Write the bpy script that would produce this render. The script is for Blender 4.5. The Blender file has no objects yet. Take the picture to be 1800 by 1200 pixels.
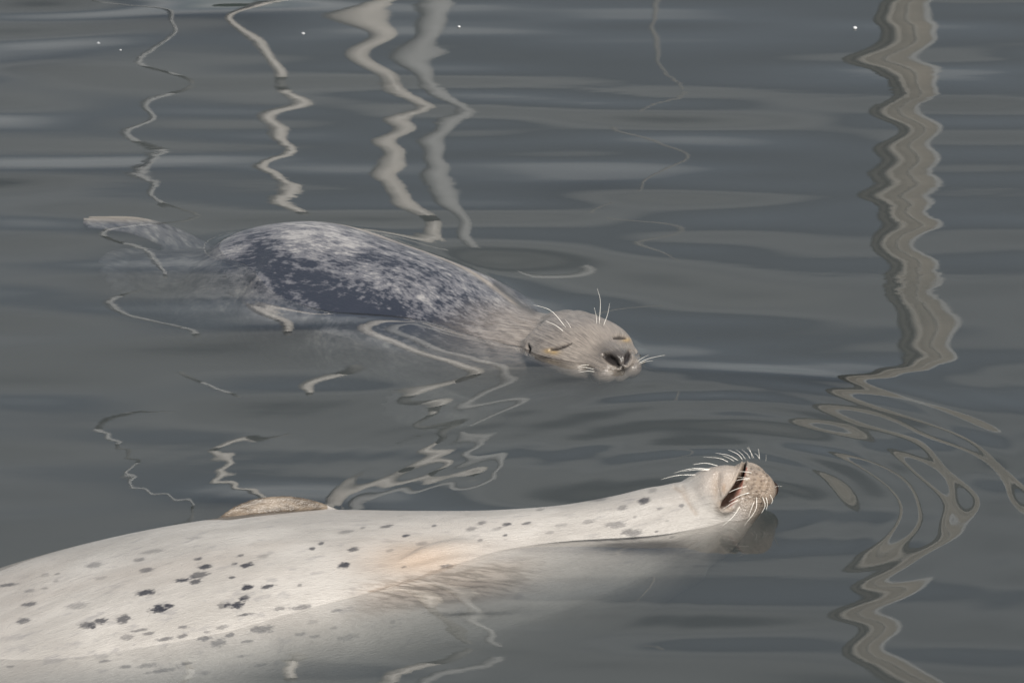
import bpy, bmesh, math, random
import numpy as np
from mathutils import Vector, Matrix
from mathutils.bvhtree import BVHTree

R = math.radians
rng = np.random.RandomState(11)
random.seed(5)
scene = bpy.context.scene
col = scene.collection

# ------------------------------------------------------------------ camera
PITCH, DIST, FPX = R(21.0), 11.0, 11000.0          # FPX: focal length in pixels of an 1800 px wide frame
cp, sp = math.cos(PITCH), math.sin(PITCH)
CAM = np.array([0.0, -DIST * cp, DIST * sp])
FWD = np.array([0.0, cp, -sp]); RIGHT = np.array([1.0, 0, 0]); UPV = np.array([0.0, sp, cp])
cam_data = bpy.data.cameras.new('camera')
cam_data.sensor_width = 36.0
cam_data.lens = 36.0 * FPX / 1800.0
cam_data.clip_start = 0.5; cam_data.clip_end = 4000
cam_data.dof.use_dof = True
cam_data.dof.focus_distance = 10.95
cam_data.dof.aperture_fstop = 15.0
cam = bpy.data.objects.new('camera', cam_data)
cam.location = CAM; cam.rotation_euler = (math.pi / 2 - PITCH, 0, 0)
col.objects.link(cam); scene.camera = cam

# ------------------------------------------------------------------ light
SUN_EL, SUN_AZ = R(45), R(148)        # azimuth measured from +Y (away from the camera) towards +X (right)
sun_dir = Vector((math.sin(SUN_AZ) * math.cos(SUN_EL), math.cos(SUN_AZ) * math.cos(SUN_EL), math.sin(SUN_EL)))
sl = bpy.data.lights.new('sun', 'SUN'); sl.energy = 5.0; sl.angle = R(0.6); sl.color = (1.0, 0.94, 0.86)
so = bpy.data.objects.new('sun', sl); so.rotation_euler = sun_dir.to_track_quat('Z', 'Y').to_euler()
col.objects.link(so)
world = bpy.data.worlds.new('World'); scene.world = world; world.use_nodes = True
wn, wl = world.node_tree.nodes, world.node_tree.links
wn.clear()
w_out = wn.new('ShaderNodeOutputWorld'); w_bg = wn.new('ShaderNodeBackground'); w_bg.inputs['Strength'].default_value = 0.06
sky = wn.new('ShaderNodeTexSky'); sky.sky_type = 'NISHITA'; sky.sun_disc = False
sky.sun_elevation = SUN_EL; sky.sun_rotation = SUN_AZ
sky.air_density = 1.0; sky.dust_density = 1.5
w_tc = wn.new('ShaderNodeTexCoord'); w_map = wn.new('ShaderNodeMapping'); w_map.inputs['Scale'].default_value = (1.0, 1.0, 2.4)
w_map.inputs['Location'].default_value = (40.09, 1.7, 0.4)
w_no = wn.new('ShaderNodeTexNoise'); w_no.inputs['Scale'].default_value = 3.4; w_no.inputs['Detail'].default_value = 1.5; w_no.inputs['Roughness'].default_value = 0.5
w_rp = wn.new('ShaderNodeValToRGB'); w_rp.color_ramp.elements[0].position = 0.37; w_rp.color_ramp.elements[1].position = 0.68; w_rp.color_ramp.elements[0].color = (0.05, 0.05, 0.05, 1)
w_mx = wn.new('ShaderNodeMixRGB'); w_mx.inputs['Color2'].default_value = (9.7, 10.0, 10.2, 1)
wl.new(w_tc.outputs['Generated'], w_map.inputs['Vector']); wl.new(w_map.outputs[0], w_no.inputs['Vector'])
wl.new(w_no.outputs[0], w_rp.inputs['Fac']); wl.new(w_rp.outputs['Color'], w_mx.inputs['Fac'])
w_hs = wn.new('ShaderNodeHueSaturation'); w_hs.inputs['Saturation'].default_value = 0.62; wl.new(sky.outputs[0], w_hs.inputs['Color']); wl.new(w_hs.outputs[0], w_mx.inputs['Color1']); wl.new(w_mx.outputs[0], w_bg.inputs['Color']); wl.new(w_bg.outputs[0], w_out.inputs['Surface'])
vs = scene.view_settings
vs.view_transform = 'Standard'; vs.look = 'None'; vs.gamma = 1.0; vs.exposure = 0.68; vs.use_curve_mapping = False
scene.cycles.use_denoising = True
scene.cycles.max_bounces = 10; scene.cycles.transparent_max_bounces = 16
scene.cycles.volume_bounces = 2; scene.cycles.glossy_bounces = 4
scene.cycles.caustics_reflective = False; scene.cycles.caustics_refractive = False

# ------------------------------------------------------------------ helpers
def ray(u, v):
    return FWD + RIGHT * ((u - 900.0) / FPX) + UPV * ((600.0 - v) / FPX)

def G(u, v, z=0.0):
    """world point at height z seen at photo position (u, v)"""
    d = ray(u, v); t = (z - CAM[2]) / d[2]
    return CAM + d * t

def project(co):
    q = co - CAM
    dep = q @ FWD
    return 900 + FPX * (q @ RIGHT) / dep, 600 - FPX * (q @ UPV) / dep

def nrm(v):
    v = np.asarray(v, float); return v / np.linalg.norm(v)

def tag(o, label=None, cat=None, group=None, kind=None):
    if label: o['label'] = label
    if cat: o['category'] = cat
    if group: o['group'] = group
    if kind: o['kind'] = kind
    return o

def mesh_obj(name, verts, faces, mat=None, parent=None, smooth=True):
    me = bpy.data.meshes.new(name)
    me.from_pydata([tuple(v) for v in verts], [], [tuple(f) for f in faces]); me.update()
    if smooth: me.polygons.foreach_set('use_smooth', [True] * len(me.polygons))
    if mat: me.materials.append(mat)
    o = bpy.data.objects.new(name, me); col.objects.link(o)
    if parent: o.parent = parent
    return o

def empty(name, loc):
    o = bpy.data.objects.new(name, None); o.empty_display_size = 0.1
    o.location = loc; col.objects.link(o); return o

def pchip(xs, ys, xq):
    """monotone-ish cubic through the stations (finite-difference tangents, vectorised over columns)"""
    xs = np.asarray(xs, float); ys = np.asarray(ys, float)
    if ys.ndim == 1: ys = ys[:, None]
    d = np.diff(ys, axis=0) / np.diff(xs)[:, None]
    m = np.zeros_like(ys); m[0] = d[0]; m[-1] = d[-1]
    h = np.diff(xs)[:, None]
    m[1:-1] = (d[:-1] * h[1:] + d[1:] * h[:-1]) / (h[:-1] + h[1:])
    i = np.clip(np.searchsorted(xs, xq) - 1, 0, len(xs) - 2)
    hh = (xs[i + 1] - xs[i])[:, None]; t = ((xq - xs[i])[:, None]) / hh
    return ((2*t**3 - 3*t**2 + 1) * ys[i] + (t**3 - 2*t**2 + t) * hh * m[i]
            + (-2*t**3 + 3*t**2) * ys[i + 1] + (t**3 - t**2) * hh * m[i + 1])

def loft(stations, nseg=96, step=0.006, upref=(0, 0, 1)):
    """closed skin through rings: station = (centre xyz, half width, half height up, half height down)"""
    c = np.array([s[0] for s in stations], float); r = np.array([list(s[1:4]) + [s[4] if len(s) > 4 else 0.0, s[5] if len(s) > 5 else 0.0] for s in stations], float)
    cum = np.concatenate([[0], np.cumsum(np.linalg.norm(np.diff(c, axis=0), axis=1))])
    n = max(8, int(cum[-1] / step)); q = np.linspace(0, cum[-1], n)
    C = pchip(cum, c, q); RR = pchip(cum, r, q); RR[:, :3] = np.maximum(RR[:, :3], 0.0008)
    T = np.gradient(C, axis=0); T /= np.linalg.norm(T, axis=1)[:, None]
    S = np.cross(T, np.array([upref(x) for x in q]) if callable(upref) else np.array(upref, float)); S /= np.linalg.norm(S, axis=1)[:, None]
    U = np.cross(S, T)
    a = np.linspace(0, 2 * np.pi, nseg, endpoint=False)
    ca, sa = np.cos(a), np.sin(a)
    vv = []
    for i in range(n):
        rz = np.where(sa >= 0, RR[i, 1], RR[i, 2])
        vv.append(C[i] + S[i] * (RR[i, 0] * ca * (1 - RR[i, 3] * np.maximum(sa, 0) - RR[i, 4] * np.maximum(-sa, 0)))[:, None] + U[i] * (rz * sa)[:, None])
    V = np.concatenate(vv + [C[:1], C[-1:]])
    F = []
    for i in range(n - 1):
        b = i * nseg
        for k in range(nseg):
            k2 = (k + 1) % nseg
            F.append((b + k, b + k2, b + nseg + k2, b + nseg + k))
    e0, e1 = n * nseg, n * nseg + 1
    for k in range(nseg):
        k2 = (k + 1) % nseg
        F.append((e0, k2, k)); F.append((e1, (n - 1) * nseg + k, (n - 1) * nseg + k2))
    return V, F, C, RR, S, U, q

def ellipsoid(c, axes, radii, nu=24, nv=40):
    c = np.asarray(c, float); A = np.array([nrm(x) for x in axes])
    V = [c + A[2] * radii[2]]; F = []
    for i in range(1, nu):
        th = math.pi * i / nu
        for k in range(nv):
            ph = 2 * math.pi * k / nv
            V.append(c + A[0] * radii[0] * math.sin(th) * math.cos(ph) + A[1] * radii[1] * math.sin(th) * math.sin(ph) + A[2] * radii[2] * math.cos(th))
    V.append(c - A[2] * radii[2])
    for k in range(nv): F.append((0, 1 + k, 1 + (k + 1) % nv))
    for i in range(nu - 2):
        b = 1 + i * nv
        for k in range(nv): F.append((b + k, b + nv + k, b + nv + (k + 1) % nv, b + (k + 1) % nv))
    b = 1 + (nu - 2) * nv
    for k in range(nv): F.append((len(V) - 1, b + (k + 1) % nv, b + k))
    return np.array(V), F

def flipper(path, normal, widths, thick, digits=5, curl=0.0, tip_scallop=0.012, nlen=60, nw=60):
    """paddle along a polyline of points; ridged like finger bones, scalloped at the free end"""
    path = np.array(path, float)
    cum = np.concatenate([[0], np.cumsum(np.linalg.norm(np.diff(path, axis=0), axis=1))])
    q = np.linspace(0, cum[-1], nlen); C = pchip(cum, path, q)
    W = pchip(np.linspace(0, cum[-1], len(widths)), np.array(widths), q)[:, 0]
    T = np.gradient(C, axis=0); T /= np.linalg.norm(T, axis=1)[:, None]
    N = np.array([nrm(np.array(normal) - t * np.dot(normal, t)) for t in T]); B = np.cross(N, T)
    s = np.linspace(-1, 1, nw)
    top, bot = [], []
    for i in range(nlen):
        f = q[i] / cum[-1]
        prof = np.sqrt(np.clip(1 - np.abs(s) ** 2.6, 0, 1))
        rid = 0.28 * f * np.cos(s * math.pi * digits) * prof
        th = thick * (1.0 - 0.55 * f) * (prof * 1.0 + rid)
        ext = tip_scallop * f ** 3 * (0.6 * np.cos(s * math.pi * digits) - 1.6 * np.abs(s) ** 2 + 0.5 * s)
        base = C[i] + B[i] * (s * W[i])[:, None] + N[i] * (curl * (s ** 2) * W[i])[:, None] + T[i] * ext[:, None]
        top.append(base + N[i] * np.maximum(th, 0.0006)[:, None]); bot.append(base - N[i] * np.maximum(th, 0.0006)[:, None])
    V = np.concatenate(top + bot); F = []; off = nlen * nw
    for i in range(nlen - 1):
        for k in range(nw - 1):
            a, b, c, d = i * nw + k, i * nw + k + 1, (i + 1) * nw + k + 1, (i + 1) * nw + k
            F.append((a, b, c, d)); F.append((off + a, off + d, off + c, off + b))
        for k in (0, nw - 1):
            a, d = i * nw + k, (i + 1) * nw + k
            F.append((a, d, off + d, off + a) if k == 0 else (a, off + a, off + d, d))
    for i in (0, nlen - 1):
        for k in range(nw - 1):
            a, b = i * nw + k, i * nw + k + 1
            F.append((a, off + a, off + b, b) if i == 0 else (a, b, off + b, off + a))
    return V, F

def fuse(shells, voxel, smooth_it):
    """union of closed shells as ONE continuous skin"""
    V = []; F = []; o = 0
    for v, f in shells:
        V.append(v); F += [tuple(i + o for i in x) for x in f]; o += len(v)
    ob = mesh_obj('skin_tmp', np.concatenate(V), F)
    m = ob.modifiers.new('r', 'REMESH'); m.mode = 'VOXEL'; m.voxel_size = voxel; m.adaptivity = 0
    m2 = ob.modifiers.new('s', 'SMOOTH'); m2.factor = 0.5; m2.iterations = smooth_it
    dg = bpy.context.evaluated_depsgraph_get()
    me = bpy.data.meshes.new_from_object(ob.evaluated_get(dg))
    bpy.data.objects.remove(ob)
    return me

def get_co(me):
    a = np.empty(len(me.vertices) * 3); me.vertices.foreach_get('co', a); return a.reshape(-1, 3)
def set_co(me, co):
    me.vertices.foreach_set('co', co.ravel()); me.update()
def get_no(me):
    a = np.empty(len(me.vertices) * 3, dtype=np.float32); me.vertices.foreach_get('normal', a); return a.reshape(-1, 3).astype(float)
def attr_f(me, name, val):
    at = me.attributes.new(name, 'FLOAT', 'POINT'); at.data.foreach_set('value', np.asarray(val, dtype=np.float32))
def attr_v(me, name, val):
    at = me.attributes.new(name, 'FLOAT_VECTOR', 'POINT'); at.data.foreach_set('vector', np.asarray(val, dtype=np.float32).ravel())
def spine_coords(co, C, S, U, q):
    out_s = np.empty(len(co)); out_a = np.empty(len(co)); out_d = np.empty(len(co))
    step = 20000
    Cs = C[::3]; idx = np.arange(len(C))[::3]
    for i in range(0, len(co), step):
        p = co[i:i + step]
        d2 = ((p[:, None, :] - Cs[None]) ** 2).sum(-1); j = idx[d2.argmin(1)]
        rel = p - C[j]
        x = (rel * S[j]).sum(1); z = (rel * U[j]).sum(1)
        out_s[i:i + step] = q[j] + (rel * np.cross(U[j], S[j])).sum(1)
        out_a[i:i + step] = np.arctan2(z, x); out_d[i:i + step] = np.hypot(x, z)
    return out_s, out_a, out_d

def gauss(d, w): return np.exp(-(d / w) ** 2)
def sstep(a, b, x):
    t = np.clip((x - a) / (b - a), 0, 1); return t * t * (3 - 2 * t)

def seg_dist(P, A, B):
    AB = B - A; t = np.clip(((P - A) @ AB) / (AB @ AB), 0, 1)
    return np.linalg.norm(P - (A + t[:, None] * AB), axis=1), t

def poly_dist(P, pts):
    best = np.full(len(P), 1e9)
    for a, b in zip(pts[:-1], pts[1:]):
        d, _ = seg_dist(P, np.asarray(a, float), np.asarray(b, float)); best = np.minimum(best, d)
    return best

# ------------------------------------------------------------------ materials
def new_mat(name):
    m = bpy.data.materials.new(name); m.use_nodes = True
    nt = m.node_tree; nt.nodes.clear()
    out = nt.nodes.new('ShaderNodeOutputMaterial')
    return m, nt, out

class N:
    """small node-graph helper"""
    def __init__(s, nt): s.nt = nt
    def n(s, t, **kw):
        x = s.nt.nodes.new(t)
        for k, v in kw.items(): setattr(x, k, v)
        return x
    def link(s, a, b): s.nt.links.new(a, b)
    def math(s, op, a, b=None, c=None, clamp=False):
        x = s.n('ShaderNodeMath', operation=op); x.use_clamp = clamp
        for i, v in enumerate((a, b, c)):
            if v is None: continue
            if isinstance(v, (int, float)): x.inputs[i].default_value = v
            else: s.link(v, x.inputs[i])
        return x.outputs[0]
    def mix(s, f, a, b, mode='MIX'):
        x = s.n('ShaderNodeMixRGB', blend_type=mode)
        for i, v in enumerate((f, a, b)):
            if isinstance(v, (int, float)): x.inputs[i].default_value = v
            elif isinstance(v, tuple): x.inputs[i].default_value = v + (1,)
            else: s.link(v, x.inputs[i])
        return x.outputs[0]
    def attr(s, name, out='Fac'):
        x = s.n('ShaderNodeAttribute', attribute_name=name); return x.outputs[out]
    def noise(s, vec, scale, detail=3, rough=0.5, sc=(1, 1, 1), loc=(0, 0, 0)):
        m = s.n('ShaderNodeMapping'); m.inputs['Scale'].default_value = sc; m.inputs['Location'].default_value = loc
        s.link(vec, m.inputs['Vector'])
        x = s.n('ShaderNodeTexNoise'); x.inputs['Scale'].default_value = scale; x.inputs['Detail'].default_value = detail; x.inputs['Roughness'].default_value = rough
        s.link(m.outputs[0], x.inputs['Vector']); return x.outputs[0]
    def ss(s, v, lo, hi):
        x = s.n('ShaderNodeMapRange', interpolation_type='SMOOTHSTEP')
        x.inputs['From Min'].default_value = lo; x.inputs['From Max'].default_value = hi
        s.link(v, x.inputs['Value']); return x.outputs[0]

def plain_mat(name, colr, rough=0.5, metal=0.0, noise_scale=8.0, var=0.25):
    m, nt, out = new_mat(name); g = N(nt)
    tc = g.n('ShaderNodeTexCoord')
    no = g.noise(tc.outputs['Object'], noise_scale, 4)
    c = g.mix(no, tuple(x * (1 - var) for x in colr), tuple(min(1, x * (1 + var * 0.6)) for x in colr))
    b = g.n('ShaderNodeBsdfPrincipled'); g.link(c, b.inputs['Base Color'])
    b.inputs['Roughness'].default_value = rough; b.inputs['Metallic'].default_value = metal
    g.link(b.outputs[0], out.inputs['Surface']); return m

def water_mat():
    m, nt, out = new_mat('harbour_water'); g = N(nt)
    fr = g.n('ShaderNodeFresnel'); fr.inputs['IOR'].default_value = 1.333
    tr = g.n('ShaderNodeBsdfTransparent'); gl = g.n('ShaderNodeBsdfGlossy'); gl.inputs['Roughness'].default_value = 0.0
    tc = g.n('ShaderNodeTexCoord')                     # fine ruffled patches, a few hundredths of a millimetre high
    fine = g.noise(tc.outputs['Object'], 1.0, 2, 0.5, (9, 34, 1)); patch = g.ss(g.noise(tc.outputs['Object'], 1.0, 2, 0.5, (0.9, 2.6, 1), (4, 2, 0)), 0.45, 0.66)
    bp = g.n('ShaderNodeBump'); bp.inputs['Strength'].default_value = 1.0; bp.inputs['Distance'].default_value = 0.00022
    g.link(g.math('MULTIPLY', fine, patch), bp.inputs['Height']); g.link(bp.outputs[0], gl.inputs['Normal'])
    mx = g.n('ShaderNodeMixShader')
    g.link(fr.outputs[0], mx.inputs[0]); g.link(tr.outputs[0], mx.inputs[1]); g.link(gl.outputs[0], mx.inputs[2])
    g.link(mx.outputs[0], out.inputs['Surface'])
    SC, AB = 0.92, 5.2                     # scattering and absorption per metre
    vsn = g.n('ShaderNodeVolumeScatter'); vsn.inputs['Color'].default_value = (0.90, 0.98, 1.0, 1); vsn.inputs['Density'].default_value = SC
    vsn.inputs['Anisotropy'].default_value = 0.0
    va = g.n('ShaderNodeVolumeAbsorption'); va.inputs['Color'].default_value = (0.02, 0.075, 0.080, 1); va.inputs['Density'].default_value = AB
    ad = g.n('ShaderNodeAddShader'); g.link(vsn.outputs[0], ad.inputs[0]); g.link(va.outputs[0], ad.inputs[1])
    g.link(ad.outputs[0], out.inputs['Volume']); return m

def fur_mat_grey():
    """mottled grey back; attributes: fur (along, around), dark, face, nose, tint"""
    m, nt, out = new_mat('mottled_grey_fur'); g = N(nt)
    fv = g.attr('fur', 'Vector')
    n1 = g.noise(fv, 40, 5, 0.65, (0.6, 1.0, 1)); n2 = g.noise(fv, 105, 4, 0.65, (0.5, 1.0, 1)); n3 = g.noise(fv, 420, 3, 0.6, (0.16, 1.0, 1))
    n4 = g.noise(fv, 9, 3, 0.5, (0.6, 1.0, 1), (3, 1, 0))
    v = g.math('ADD', g.math('MULTIPLY', n1, 0.55), g.math('MULTIPLY', n2, 0.45))
    v = g.math('ADD', v, g.math('MULTIPLY', g.math('SUBTRACT', n3, 0.5), 0.22))
    v = g.math('ADD', v, g.math('MULTIPLY', g.math('SUBTRACT', n4, 0.5), 0.22))
    v = g.math('SUBTRACT', v, g.math('MULTIPLY', g.attr('dark'), 0.122))
    f1 = g.ss(v, 0.36, 0.46); f2 = g.ss(v, 0.455, 0.635)
    c = g.mix(f1, (0.010, 0.013, 0.022), (0.072, 0.073, 0.084))
    c = g.mix(f2, c, (0.215, 0.21, 0.208))
    streak = g.noise(fv, 260, 3, 0.7, (0.10, 1.0, 1), (1, 7, 0))
    facec = g.mix(g.ss(streak, 0.35, 0.68), (0.074, 0.065, 0.059), (0.190, 0.165, 0.142))
    facec = g.mix(g.math('MULTIPLY', g.ss(n2, 0.42, 0.62), 0.40), facec, (0.22, 0.193, 0.168))
    c = g.mix(g.attr('face'), c, facec)
    c = g.mix(g.attr('tint'), c, (0.30, 0.255, 0.205))
    c = g.mix(g.attr('yellow'), c, (0.34, 0.21, 0.04))
    c = g.mix(g.attr('nose'), c, (0.018, 0.016, 0.016))
    b = g.n('ShaderNodeBsdfPrincipled'); g.link(c, b.inputs['Base Color'])
    rr = g.math('SUBTRACT', 0.52, g.math('MULTIPLY', g.attr('wet'), 0.30)); g.link(rr, b.inputs['Roughness'])
    g.link(g.math('SUBTRACT', 0.5, g.math('MULTIPLY', g.attr('slit'), 0.48)), b.inputs['Specular IOR Level'])
    bp = g.n('ShaderNodeBump'); bp.inputs['Strength'].default_value = 0.35; bp.inputs['Distance'].default_value = 0.002
    hh = g.math('ADD', n3, g.math('MULTIPLY', streak, 0.7)); g.link(hh, bp.inputs['Height']); g.link(bp.outputs[0], b.inputs['Normal'])
    g.link(b.outputs[0], out.inputs['Surface']); return m

def fur_mat_pale():
    """cream belly; attributes: fur, spot, tint (brown-orange stain), mouth, lip, wet, grime"""
    m, nt, out = new_mat('cream_spotted_fur'); g = N(nt)
    fv = g.attr('fur', 'Vector')
    n1 = g.noise(fv, 14, 4, 0.55, (0.5, 1.0, 1)); n2 = g.noise(fv, 120, 3, 0.6, (0.22, 1.0, 1)); n3 = g.noise(fv, 520, 3, 0.65, (0.14, 1.0, 1))
    c = g.mix(g.ss(n1, 0.35, 0.65), (0.225, 0.214, 0.20), (0.285, 0.272, 0.256))
    c = g.mix(g.math('MULTIPLY', g.ss(n2, 0.52, 0.72), 0.25), c, (0.17, 0.16, 0.155))
    c = g.mix(g.math('MULTIPLY', g.ss(n3, 0.45, 0.75), 0.34), c, (0.17, 0.155, 0.14))
    rag = g.noise(fv, 270, 3, 0.65, (0.42, 1.0, 1), (2, 4, 0)); sp_ = g.math('ADD', g.attr('spot'), g.math('MULTIPLY', g.math('SUBTRACT', rag, 0.5), 1.35))
    sp_ = g.math('ADD', sp_, g.math('MULTIPLY', g.math('SUBTRACT', n3, 0.5), 0.5))
    sf = g.math('MULTIPLY', g.ss(sp_, 0.34, 0.80), g.ss(g.attr('spot'), 0.05, 0.30))
    speck = g.noise(fv, 62, 3, 0.6, (0.4, 1.0, 1), (5, 2, 0)); c = g.mix(g.math('MULTIPLY', g.ss(speck, 0.57, 0.70), 0.50), c, (0.15, 0.145, 0.145))
    blot = g.noise(fv, 6, 2, 0.5, (0.5, 1, 1), (1, 9, 0)); c = g.mix(g.math('MULTIPLY', g.ss(blot, 0.45, 0.7), 0.30), c, (0.22, 0.19, 0.165))
    c = g.mix(g.math('MULTIPLY', g.attr('tint'), 0.8), c, (0.25, 0.165, 0.10))
    c = g.mix(g.math('MULTIPLY', sf, g.attr('spotk')), c, (0.013, 0.013, 0.018))
    stripe = g.noise(g.attr('scr', 'Vector'), 120, 4, 0.65, (0.2, 1.0, 0.3))
    c = g.mix(g.math('MULTIPLY', g.math('MULTIPLY', g.attr('fringe'), g.ss(stripe, 0.42, 0.60)), 0.85), c, (0.085, 0.066, 0.048))
    c = g.mix(g.attr('grime'), c, (0.13, 0.085, 0.05))
    c = g.mix(g.attr('paddle'), c, g.mix(g.ss(n2, 0.4, 0.65), (0.045, 0.033, 0.022), (0.115, 0.09, 0.066)))
    c = g.mix(g.attr('lip'), c, (0.22, 0.055, 0.035))
    c = g.mix(g.attr('mouth'), c, (0.022, 0.013, 0.010))
    b = g.n('ShaderNodeBsdfPrincipled'); g.link(c, b.inputs['Base Color'])
    rr = g.math('SUBTRACT', 0.48, g.math('MULTIPLY', g.attr('wet'), 0.28)); g.link(rr, b.inputs['Roughness'])
    g.link(g.math('SUBTRACT', 0.5, g.math('MULTIPLY', g.attr('mouth'), 0.47)), b.inputs['Specular IOR Level'])
    bp = g.n('ShaderNodeBump'); bp.inputs['Strength'].default_value = 0.55; bp.inputs['Distance'].default_value = 0.003
    hh = g.math('ADD', g.math('ADD', n3, g.math('MULTIPLY', g.math('MULTIPLY', g.noise(g.attr('scr', 'Vector'), 330, 2, 0.6), g.attr('wet')), 1.6)), g.math('MULTIPLY', n2, 0.7)); g.link(hh, bp.inputs['Height']); g.link(bp.outputs[0], b.inputs['Normal'])
    g.link(b.outputs[0], out.inputs['Surface']); return m

# ------------------------------------------------------------------ the poles across the water, seen only as reflections
# (photo column, far distance y, radius, colour, traced course of the wavering reflection in the water)
POLES = {
 'B': dict(u=268, y=16.0, r=0.030, path=[[(325,20),(297,45),(317,62),(287,82),(237,115),(300,132),(317,140),(295,160),(252,178),(275,200),(240,220),(215,232),(240,252),(295,278),(235,308),(285,330)]]),
 'C': dict(u=480, y=15.0, r=0.050, path=[[(475,0),(395,30),(415,57),(445,75),(470,105),(485,130),(475,150),(505,165),(510,180),(485,197),(462,205),(497,225),(490,235),(510,250),(515,270),(455,290),(495,310),(505,330),(520,342),(460,355)]]),
 'D': dict(u=690, y=14.0, r=0.072, path=[[(660,0),(612,28),(640,45),(680,62),(640,85),(620,95),(635,115),(690,135),(670,145),(750,190),(670,205),(720,222),(660,247),(700,270),(662,276),(712,290),(665,303),(690,325),(720,360),(750,385),(770,405),(772,445)],
                                        [(832,640),(880,655),(815,679),(825,694),(880,714),(865,735),(800,746),(868,762),(845,768),(810,778),(868,803),(848,809),(866,822),(830,842),(851,855)]]),
 'E': dict(u=770, y=18.0, r=0.078, path=[[(770,0),(760,50),(735,100),(730,120),(760,150),(785,170),(812,197),(790,215),(765,240),(765,300),(770,330),(790,370),(812,405),(812,450)],
                                        [(780,680),(810,720),(800,760),(810,790),(830,830)]]),
 'F': dict(u=1155, y=19.0, r=0.015, path=[[(1150,0),(1145,40),(1150,80),(1160,120),(1190,150)]]),
 'G': dict(u=1592, y=13.0, r=0.11, path=[[(1590,0),(1574,39),(1594,70),(1543,110),(1582,137),(1609,172),(1566,200),(1621,231),(1578,255),(1597,290),(1574,305),(1597,325),(1562,337),(1582,364),(1578,380),(1605,396),(1570,427),(1609,470),(1610,520),(1640,560),(1630,600),(1640,640)]]),
}
for k, p in POLES.items():
    d = ray(p['u'], 300); g0 = G(p['u'], 300)
    dh = np.array([d[0], d[1]]); p['x'] = g0[0] + dh[0] * (p['y'] - g0[1]) / dh[1]

# ------------------------------------------------------------------ water surface: a random sea conditioned on the traced reflections
def observations():
    P = []; T = []; S = []
    for k, p in POLES.items():
        half = 46 if k == 'G' else 20
        for pi, path in enumerate(p['path']):
            for (u0, v0), (u1, v1) in zip(path[:-1], path[1:]):
                n = max(1, int(abs(v1 - v0) / 6))
                for j in range(n):
                    for off in (-half, 0, half):
                        u = u0 + (u1 - u0) * j / n + off; v = v0 + (v1 - v0) * j / n
                        w = G(u, v); d = nrm(ray(u, v))
                        # the mirrored ray must reach the pole (off: its neighbourhood keeps its width)
                        xt = p['x'] + off / FPX * (p['y'] + DIST)
                        need = (xt - w[0]) / (p['y'] - w[1]) * d[1]
                        # reflecting d about n=(-hx,-hy,1): lateral = d0 + 2*dz*hx to first order
                        hx = (need - d[0]) / (2 * d[2])
                        sg = 0.0008 if pi == 0 else 0.0040
                        P.append(w[:2]); T.append(hx); S.append(sg if off == 0 else sg * 2.5)
    return np.array(P), np.array(T), np.array(S)

NW = 900
lam = np.exp(rng.uniform(np.log(0.045), np.log(1.3), NW))          # wavelength along the view; crests run long across it
KY = 2 * np.pi / lam
KX = rng.normal(0, 5.2, NW) * np.where(lam > 0.6, 0.45, 1.0)
kk = np.hypot(KX, KY)
SLOPE = 0.019                                      # overall rms slope along the view
wgt = np.exp(-(np.log(lam / 0.26) / 0.75) ** 2) + 0.30 * np.exp(-(np.log(lam / 0.9) / 0.5) ** 2) + 0.05 * (lam < 0.09)
std = wgt / kk; std *= SLOPE / math.sqrt((std ** 2 * kk ** 2).sum())   # height amplitude prior for cos and sin parts
a0 = rng.normal(0, 1, (2, NW)) * std
OP, OT, OS = observations()
ph = OP[:, 0:1] * KX + OP[:, 1:2] * KY
Gm = np.concatenate([-np.sin(ph) * KX, np.cos(ph) * KX], axis=1)       # d/dx of a*cos + b*sin
pv = np.concatenate([std, std]) ** 2
K = (Gm * pv) @ Gm.T + np.diag(OS ** 2)
a = np.concatenate([a0[0], a0[1]])
a = a + pv * (Gm.T @ np.linalg.solve(K, OT - Gm @ a))
AC, AS = a[:NW], a[NW:]

def axis(lo, hi, step, far_lo, far_hi):
    core = np.arange(lo, hi + 1e-9, step)
    def grow(start, far, sgn):
        out = []; s = step; p = start
        while abs(p - start) < abs(far - start):
            s *= 1.22; p = p + sgn * s; out.append(p)
        return out
    return np.array(list(reversed(grow(core[0], far_lo, -1))) + list(core) + grow(core[-1], far_hi, 1))
gx = axis(-1.35, 1.35, 0.0065, -400, 400); gy = axis(-1.75, 2.15, 0.0065, -60, 900)
ex = np.exp(1j * np.outer(gx, KX)); ey = np.exp(1j * np.outer(KY, gy))
H = np.real((ex * (AC - 1j * AS)) @ ey)
GX, GY = np.meshgrid(gx, gy, indexing='ij')
wx = sstep(-60, -3.0, -np.abs(GX)) ; wy = sstep(-60, -3.5, -np.abs(GY - 0.2))
H *= wx * wy * (0.85 + 0.15 * sstep(-0.6, 0.35, GY))
def rings(c, lam_, amp, r0, r1, ang=None, angw=1.2, phase=0.0, sq=1.0):
    dx = GX - c[0]; dy = (GY - c[1]) * sq; r = np.hypot(dx, dy)
    e = sstep(r0 * 0.6, r0, r) * (1 - sstep(r1 * 0.6, r1, r)) * np.sqrt(r0 / np.maximum(r, r0 * 0.5))
    if ang is not None:
        dd = np.angle(np.exp(1j * (np.arctan2(dy, dx) - ang))); e = e * np.exp(-(dd / angw) ** 2)
    return amp * e * np.cos(2 * np.pi * r / lam_ + phase)
nose_f = G(1335, 885); nose_r = G(1095, 655)
H += rings(nose_f, 0.115, 0.00075, 0.10, 0.85, 0.7, 1.6)
H += rings(nose_f, 0.060, 0.00022, 0.10, 0.50, 0.5, 1.3, 0.7)
H += rings(G(930, 900), 0.050, 0.00009, 0.22, 0.75, 2.0, 0.8)
H += rings(G(480, 900), 0.045, 0.00005, 0.10, 0.60, 2.2, 1.0)
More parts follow.
